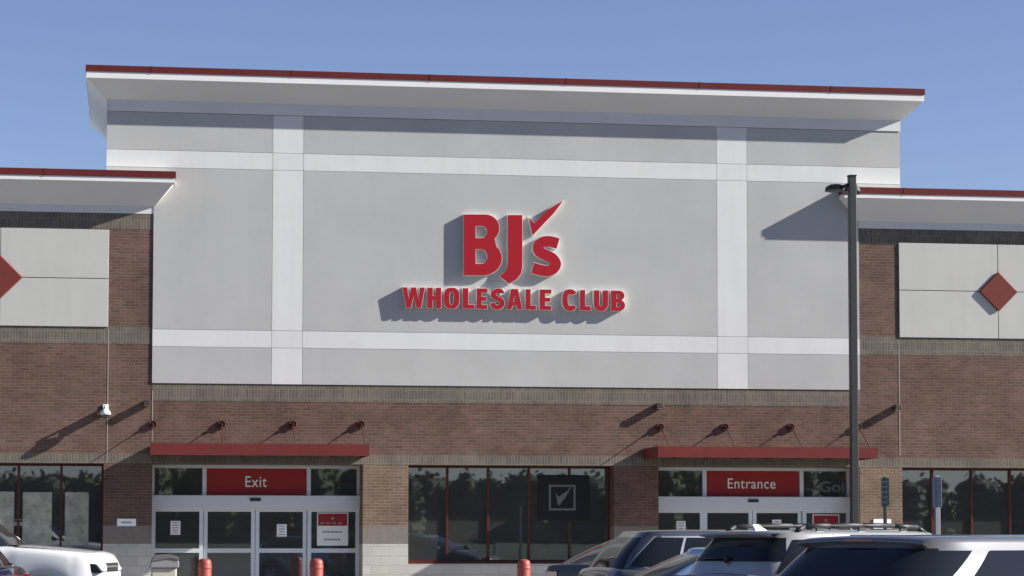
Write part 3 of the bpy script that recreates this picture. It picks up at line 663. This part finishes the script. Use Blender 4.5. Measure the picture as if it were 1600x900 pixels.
# ---------------------------------------------------------------- cars
def lerp(a, b, t): return a+(b-a)*t
def make_car(label, cat, body_m, P, loc, psi, name='parked_car'):
    """x forward; P: L,Wd,belt,roof,  xr0,xr1,xf1,xf0 (greenhouse rear base, rear top, front top, front base), hood, tail"""
    L, Wd = P['L'], P['Wd']; hw = Wd/2; t_ = thing(name, label, cat, loc, rz=psi) ; ORI[t_.name] = Vector()
    rw, ww = P.get('rw', .36), P.get('wx', (-L/2+.95, L/2-.92)); belt = P['belt']; hood = P['hood']; tail = P['tail']; zb0 = .22
    def ztop(x):
        if x > P['xf0']:
            u = (x-P['xf0'])/(L/2-P['xf0']); return lerp(belt+.0, hood, u**1.35)
        if x < P['xr0']:
            u = (P['xr0']-x)/max(.01, (P['xr0']+L/2)); return lerp(belt, tail, u**.8)
        return belt
    rows = []; N = 90
    for i in range(N+1):
        u = i/N; x = -L/2*math.cos(math.pi*u)*.5+(-L/2+L*u)*.5
        e = min(x+L/2, L/2-x); k = max(0, 1-e/.45); w_ = hw*(1-.20*k**2.4-.03*abs(2*x/L)**3)
        zt_ = ztop(x); ef = .16 if x > 0 else .10; kk = max(0, 1-e/ef); zt_ -= (zt_-.75)*.42*kk**2.2
        zb_ = zb0+.12*max(0, 1-e/.3)**2
        for xw in ww:
            R = rw+.07; dx = x-xw
            if abs(dx) < R: zb_ = max(zb_, rw+math.sqrt(R*R-dx*dx))
        h = zt_-zb_; c = P.get('crown', .04)*(1-kk)
        half = [(0, zb_), (.86*w_, zb_), (.975*w_, zb_+.03), (1.0*w_, zb_+.30*h), (.998*w_, zb_+.62*h), (.985*w_, zb_+.80*h), (.965*w_, zb_+.91*h), (.92*w_, zt_-.012), (.82*w_, zt_+.008), (.5*w_, zt_+c*.7), (0, zt_+c)]
        rows.append([(x, y, z) for y, z in half]+[(x, -y, z) for y, z in half[-2:0:-1]])
    mb = MB(); mb.grid(rows, closed=True); mb.add(rows[0], [tuple(range(len(rows[0])))]); mb.add(rows[-1], [tuple(range(len(rows[-1])))])
    body = mb.build('body', body_m, t_)
    box(-L/2+.3, L/2-.3, -hw*.75, hw*.75, .2, .62).build('underbody', 'blackplastic', t_)
    # greenhouse
    n_ = P.get('n', 5.0); wb, wr = hw*.93, P['wr']; zr = P['roof']-.055; z0 = belt-.03
    def sec(v):
        vv = v; bowx = P.get('bow', .05)*math.sin(math.pi*min(1, v))
        xr = lerp(P['xr0'], P['xr1'], v)-bowx; xf = lerp(P['xf0'], P['xf1'], v)+bowx
        return (xr+xf)/2, (xf-xr)/2, lerp(wb, wr, v**1.15)+.015*math.sin(math.pi*v), lerp(z0, zr, v)
    def pt(f_=None, g_=None, v=0, side=1, off=0):
        cx, a, b, z = sec(v)
        if f_ is not None: y = side*b*(1-abs(f_)**n_)**(1/n_); return (cx+a*f_, y+side*off, z)
        x = cx+side*a*(1-abs(g_)**n_)**(1/n_); return (x+side*off, b*g_, z+off*.6)
    rows = []; K = 96; V = 10
    def rg(cx, a, b, z, s=1): return [(cx+a*s*math.copysign(abs(math.cos(t))**(2/n_), math.cos(t)), b*s*math.copysign(abs(math.sin(t))**(2/n_), math.sin(t)), z) for t in [2*math.pi*(i+.5)/K for i in range(K)]]
    for j in range(V+1): rows.append(rg(*sec(j/V)))
    cx, a, b, z = sec(1)
    for s_, dz in ((.985, .022), (.95, .036), (.88, .046), (.7, .053), (.45, .056), (.2, .057), (.01, .057)): rows.append(rg(cx, a, b, z+dz, s_))
    cab = MB().grid(rows, closed=True).build('cabin', body_m, t_)
    def patch(fa, fb, ga, gb, side, v0, v1, off, kind, nm, m, parent, na=14):
        """fa,fb = (bottom, top) ranges"""
        rws = []
        for j in range(9):
            v = lerp(v0, v1, j/8); u = j/8; a_, b_ = lerp(fa[0], fa[1], u), lerp(fb[0], fb[1], u)
            rws.append([pt(**({'f_': lerp(a_, b_, i/na)} if kind == 's' else {'g_': lerp(a_, b_, i/na)}), v=v, side=side, off=off) for i in range(na+1)])
        return MB().grid(rws).build(nm, m, parent, recalc=False)
    v0, v1 = P.get('vg', (.16, .90))
    for side in (1, -1):
        if P.get('trim'):
            patch((P['sw'][0][0]-.02, P['sw'][0][2]-.02), (P['sw'][-1][1]+.02, P['sw'][-1][3]+.02), 0, 0, side, v0-.05, v1+.04, .004, 's', 'window_trim', 'chrome', cab)
        for (a0, b0, a1, b1) in P['sw']:
            patch((a0, a1), (b0, b1), 0, 0, side, v0, v1, .009, 's', 'side_window', 'carglass', t_)
    rg0, rg1 = P.get('rgl', (.10, .90)); gw = P.get('rgw', (.90, .86))
    patch((-gw[0], -gw[1]), (gw[0], gw[1]), 0, 0, -1, rg0, rg1, .008, 'g', 'rear_window', 'carglass', t_, 24)
    patch((-.92, -.90), (.92, .90), 0, 0, 1, .06, .94, .008, 'g', 'windshield', 'carglass', t_, 24)
    # spoiler
    if P.get('spoiler'):
        xs_, zs_ = P['xr1'], zr; q = wr*.93
        k5 = P.get('spl', .14)
        rws = [[(xs_+.10, y*q, zs_+.052-.02*abs(y)**3) for y in (-1, -.8, -.4, 0, .4, .8, 1)], [(xs_-k5, y*q*.97, zs_+.030-.02*abs(y)**3) for y in (-1, -.8, -.4, 0, .4, .8, 1)],
               [(xs_-k5-.01, y*q*.97, zs_+.008-.02*abs(y)**3) for y in (-1, -.8, -.4, 0, .4, .8, 1)], [(xs_+.02, y*q*.95, zs_-.03-.01*abs(y)) for y in (-1, -.8, -.4, 0, .4, .8, 1)]]
        s_ = MB().grid(rws).build('spoiler', body_m, t_)
        box(xs_-k5-.018, xs_-k5-.010, -.14, .14, zs_+.008, zs_+.024).build('brake_lamp', 'taillight', s_)
    if P.get('rails'):
        for sy in (1, -1):
            y = sy*wr*.86; xa, xb_ = P['xr1']+.25, P['xf1']-.25; zz = zr+.045; r_ = MB()
            pts = [(xa, zz-.01), (xa+.12, zz+.05), (xa+.5, zz+.062), ((xa+xb_)/2, zz+.066), (xb_-.5, zz+.062), (xb_-.12, zz+.045), (xb_, zz-.015)]
            for (p0, q0), (p1, q1) in zip(pts[:-1], pts[1:]): r_.tube((p0, y, q0), (p1, y, q1), .028, n=8)
            for xx in (xa+.35, (xa+xb_)/2, xb_-.35): r_.box(xx-.05, xx+.05, y-.014, y+.014, zz-.012, zz+.055)
            r_.build('roof_rail', P['rails'], t_)
    if P.get('ribs'):
        for yr in (-.42, -.21, .21, .42):
            zr2 = zr+.052
            MB().tube((P['xr1']+.35, yr, zr2-.006), (P['xf1']-.45, yr, zr2-.006), .014, n=8).build('roof_rib', body_m, cab)
    if P.get('spoiler'):
        xa_, _, zz_ = pt(g_=0, v=rg0+.04, side=-1, off=.03); xb2, yb2, zb2 = pt(g_=.62, v=rg0+.02, side=-1, off=.03)
        MB().tube((xa_, 0, zz_), (xb2, yb2, zb2), .014, .008, 6).tube((xa_, 0, zz_-.05), (xa_-.01, 0, zz_+.03), .03, n=10).build('rear_wiper', 'blackplastic', t_)
    if P.get('fin'):
        xf_ = P['xr1']+.22; z = zr+.048
        MB().add([(xf_-.07, -.03, z), (xf_+.13, 0, z), (xf_-.07, .03, z), (xf_-.09, 0, z+.075), (xf_-.02, -.008, z+.07), (xf_-.02, .008, z+.07)], [(0, 1, 4), (0, 4, 3), (1, 2, 5), (2, 3, 5), (1, 5, 4), (4, 5, 3), (0, 3, 2), (0, 2, 1)]).build('antenna_fin', P['fin'], t_)
    # lamps
    for sy in (1, -1):
        zl = P.get('tl', (tail-.26, tail-.06)); pl_ = [(-L/2-.012, .46), (-L/2-.012, .74), (-L/2+.10, .885), (-L/2+.30, .993), (-L/2+.30, .90), (-L/2+.12, .46)]
        A = [(a_, sy*hw*b_, zz) for zz in zl for a_, b_ in pl_]
        MB().add(A, [tuple(range(6)), tuple(range(11, 5, -1))]+[(i, (i+1) % 6, (i+1) % 6+6, i+6) for i in range(6)]).build('tail_light', 'taillight', t_, bevel=.012)
        zh = P.get('hl', (hood-.24, hood-.08)); y0, y1 = sorted((sy*hw*.50, sy*hw*.90))
        hl = MB().prism([(L/2-.62, zh[1]-.01), (L/2-.08, zh[1]-.06), (L/2+.012, zh[0]+.03), (L/2-.03, zh[0]), (L/2-.30, zh[0]+.03)], y0, y1).build('headlight', 'lampdark', t_, bevel=.02)
        box(L/2-.13, L/2+.016, sy*hw*.58, sy*hw*.74, zh[0]+.03, zh[0]+.09).build('lens', 'headlight', hl, bevel=.015)
        # mirror
        xm = P['xf0']-.38; ym = sy*(hw*.98); zm = belt+.10
        mr = MB(); rws = []
        for u, s_ in ((-.09, .4), (-.06, .85), (0, 1), (.07, .8), (.11, .3)):
            rws.append([(xm+u, ym+sy*.12+math.cos(t)*.12*s_, zm+math.sin(t)*.075*s_) for t in [math.pi*2*i/12 for i in range(12)]])
        mr.grid(rws, closed=True).add(rws[0], [tuple(range(12))]).add(rws[-1], [tuple(range(12))]); mr.build('mirror', P.get('mirror', body_m), t_)
    box(P['xf0']-.04, P['xf0']+.10, -hw*.78, hw*.78, belt-.01, belt+P.get('crown', .04)*.6+.012).build('cowl', 'blackplastic', t_, bevel=.01)
    for sy in (1, -1):
        pts = []
        for i in range(9):
            x = lerp(P['xf0']+.06, L/2-.28, i/8); pts.append((x, sy*hw*lerp(.855, .70, (i/8)**2), ztop(x)+.0085))
        sm_ = MB()
        for a_, b_ in zip(pts[:-1], pts[1:]): sm_.tube(a_, b_, .007, n=6)
        sm_.build('bonnet_gap', 'blackplastic', body)
    # grille, bumper strip, plate
    box(L/2-.05, L/2+.012, -hw*.46, hw*.46, hood-.26, hood-.12).build('grille', 'blackplastic', t_, bevel=.02)
    MB().box(L/2-.04, L/2+.02, -hw*.46, hw*.46, hood-.185, hood-.165).build('grille_bar', 'chrome', t_)
    box(L/2-.08, L/2+.012, -hw*.6, hw*.6, .30, .48).build('lower_intake', 'blackplastic', t_, bevel=.02)
    box(-L/2-.012, -L/2+.06, -hw*.55, hw*.55, .36, .50).build('rear_valance', 'blackplastic', t_, bevel=.02)
    # wheels
    for xw in ww:
        for sy in (1, -1):
            yo = sy*(hw-.03); yi = sy*(hw-.25); tr_ = MB()
            prof = [(rw-.14, yi), (rw-.03, yi), (rw, yi+sy*.03), (rw, yo-sy*.03), (rw-.03, yo), (rw-.12, yo-sy*.005), (rw-.13, yo-sy*.03)]
            rws = [[(xw+r*math.cos(t), y, rw+r*math.sin(t)) for t in [2*math.pi*i/32 for i in range(32)]] for r, y in prof]
            wh = tr_.grid(rws, closed=True).build('wheel', 'rubber', t_)
            rm = MB()
            for k in range(5):
                t = 2*math.pi*k/5; rm.tube((xw, yo-sy*.035, rw), (xw+(rw-.12)*math.cos(t), yo-sy*.03, rw+(rw-.12)*math.sin(t)), .05, .035, 6)
            rws = [[(xw+r*math.cos(t), y, rw+r*math.sin(t)) for t in [2*math.pi*i/32 for i in range(32)]] for r, y in ((rw-.11, yo-sy*.01), (rw-.135, yo-sy*.01), (rw-.14, yi))]
            rm.grid(rws, closed=True); rm.tube((xw, yo-sy*.06, rw), (xw, yo-sy*.01, rw), .07, .05, 16); rm.build('rim', 'rim', wh)
    return t_
def at_px(px, Y, lx, ly, psi):
    """ground position of a car whose local point (lx, ly) stands on the sight line px at depth Y"""
    x_ = X(px, Y, 840); return (x_-(lx*math.cos(psi)-ly*math.sin(psi)), Y-(lx*math.sin(psi)+ly*math.cos(psi)))
SW3 = [(-.93, -.56, -.86, -.55), (-.53, .04, -.52, .03), (.07, .80, .06, .62)]
SW2 = [(-.80, -.02, -.62, -.02), (.02, .82, .02, .60)]
SUV = dict(L=4.95, Wd=1.95, belt=1.16, roof=1.75, xr0=-2.32, xr1=-1.98, xf1=.55, xf0=1.28, hood=1.02, tail=1.10, wr=.68, rw=.38, sw=SW3, spoiler=1, bow=.05, n=5.5)
def put(label, cat, m, P, px, Y, lx, ly, deg, h=None):
    ps = math.radians(deg); x_, y_ = at_px(px, Y, lx, ly, ps)
    return make_car(label, cat, m, P, (x_, y_, gz(y_)), ps)
P1 = dict(SUV, ribs=1, xr0=-2.42, xr1=-1.80, sw=[(-.985, -.90, -.985, -.62), (-.76, .0, -.46, -.02), (.04, .80, .02, .62)], spl=.05, rgw=(.93, .90), rgl=(.05, .92), roof=1.76)
put('large silver SUV in the right foreground, nearest to the viewer', 'SUV', 'silver', P1, 1349, -36.0, P1['xr1'], 0, 33)
P2 = dict(SUV, ribs=1, L=4.8, roof=1.69, rails='blackplastic', fin='white', rgl=(.42, .93), tail=1.22, tl=(1.02, 1.18), xr0=-2.28, xr1=-1.95)
put('pale silver SUV with black roof rails and white antenna fin', 'SUV', 'silver2', P2, 1163, -27.0, P2['xr1'], 0, 27)
P3 = dict(SUV, L=4.7, roof=1.62, belt=1.08, hood=.98, tail=1.02, spoiler=0, rgw=(.74, .70), trim=1, xr0=-2.25, xr1=-1.80, wr=.66)
put('dark blue grey SUV with chrome window trim behind the pale blue car', 'SUV', 'bluegrey', P3, 1006, -21.5, P3['xr1'], -.5, 9)
P4 = dict(rgw=(.80, .78), L=4.5, Wd=1.78, belt=1.02, roof=1.50, xr0=-2.20, xr1=-.95, xf1=.35, xf0=1.35, hood=.85, tail=1.0, wr=.60, rw=.33, sw=SW2, spoiler=0, bow=.07, n=4.5, crown=.03)
put('dark grey liftback with sloping rear glass, leftmost of the cars right of centre', 'car', 'champagne', P4, 996, -17.0, P4['xr1'], 0, 34)
P5 = dict(rgw=(.62, .60), L=4.6, Wd=1.8, belt=.98, roof=1.47, xr0=-1.95, xr1=-1.0, xf1=.35, xf0=1.25, hood=.82, tail=1.0, wr=.60, rw=.33, sw=SW2, bow=.07, n=4.5, crown=.03)
put('pale blue sedan between the dark SUV and the pale silver SUV', 'car', 'paleblue', P5, 1095, -25.0, P5['xr1'], 0, 14)
P6 = dict(SUV, L=5.0, belt=1.28, roof=1.84, hood=1.16, tail=1.15, xf0=1.10, xf1=.42, hl=(.88, 1.09), rails='blackplastic')
put('white SUV facing right before the left shop window', 'SUV', 'whitecar', P6, 176, -15.5, 2.5, 0, -10)
P7 = dict(SUV, roof=1.72, belt=1.26, tail=1.30, tl=(1.02, 1.22), xr0=-2.34, xr1=-1.95)
put('black SUV at the left edge with a red tail light', 'SUV', 'blackcar', P7, 38, -27.0, -P7['L']/2, .0, 177)
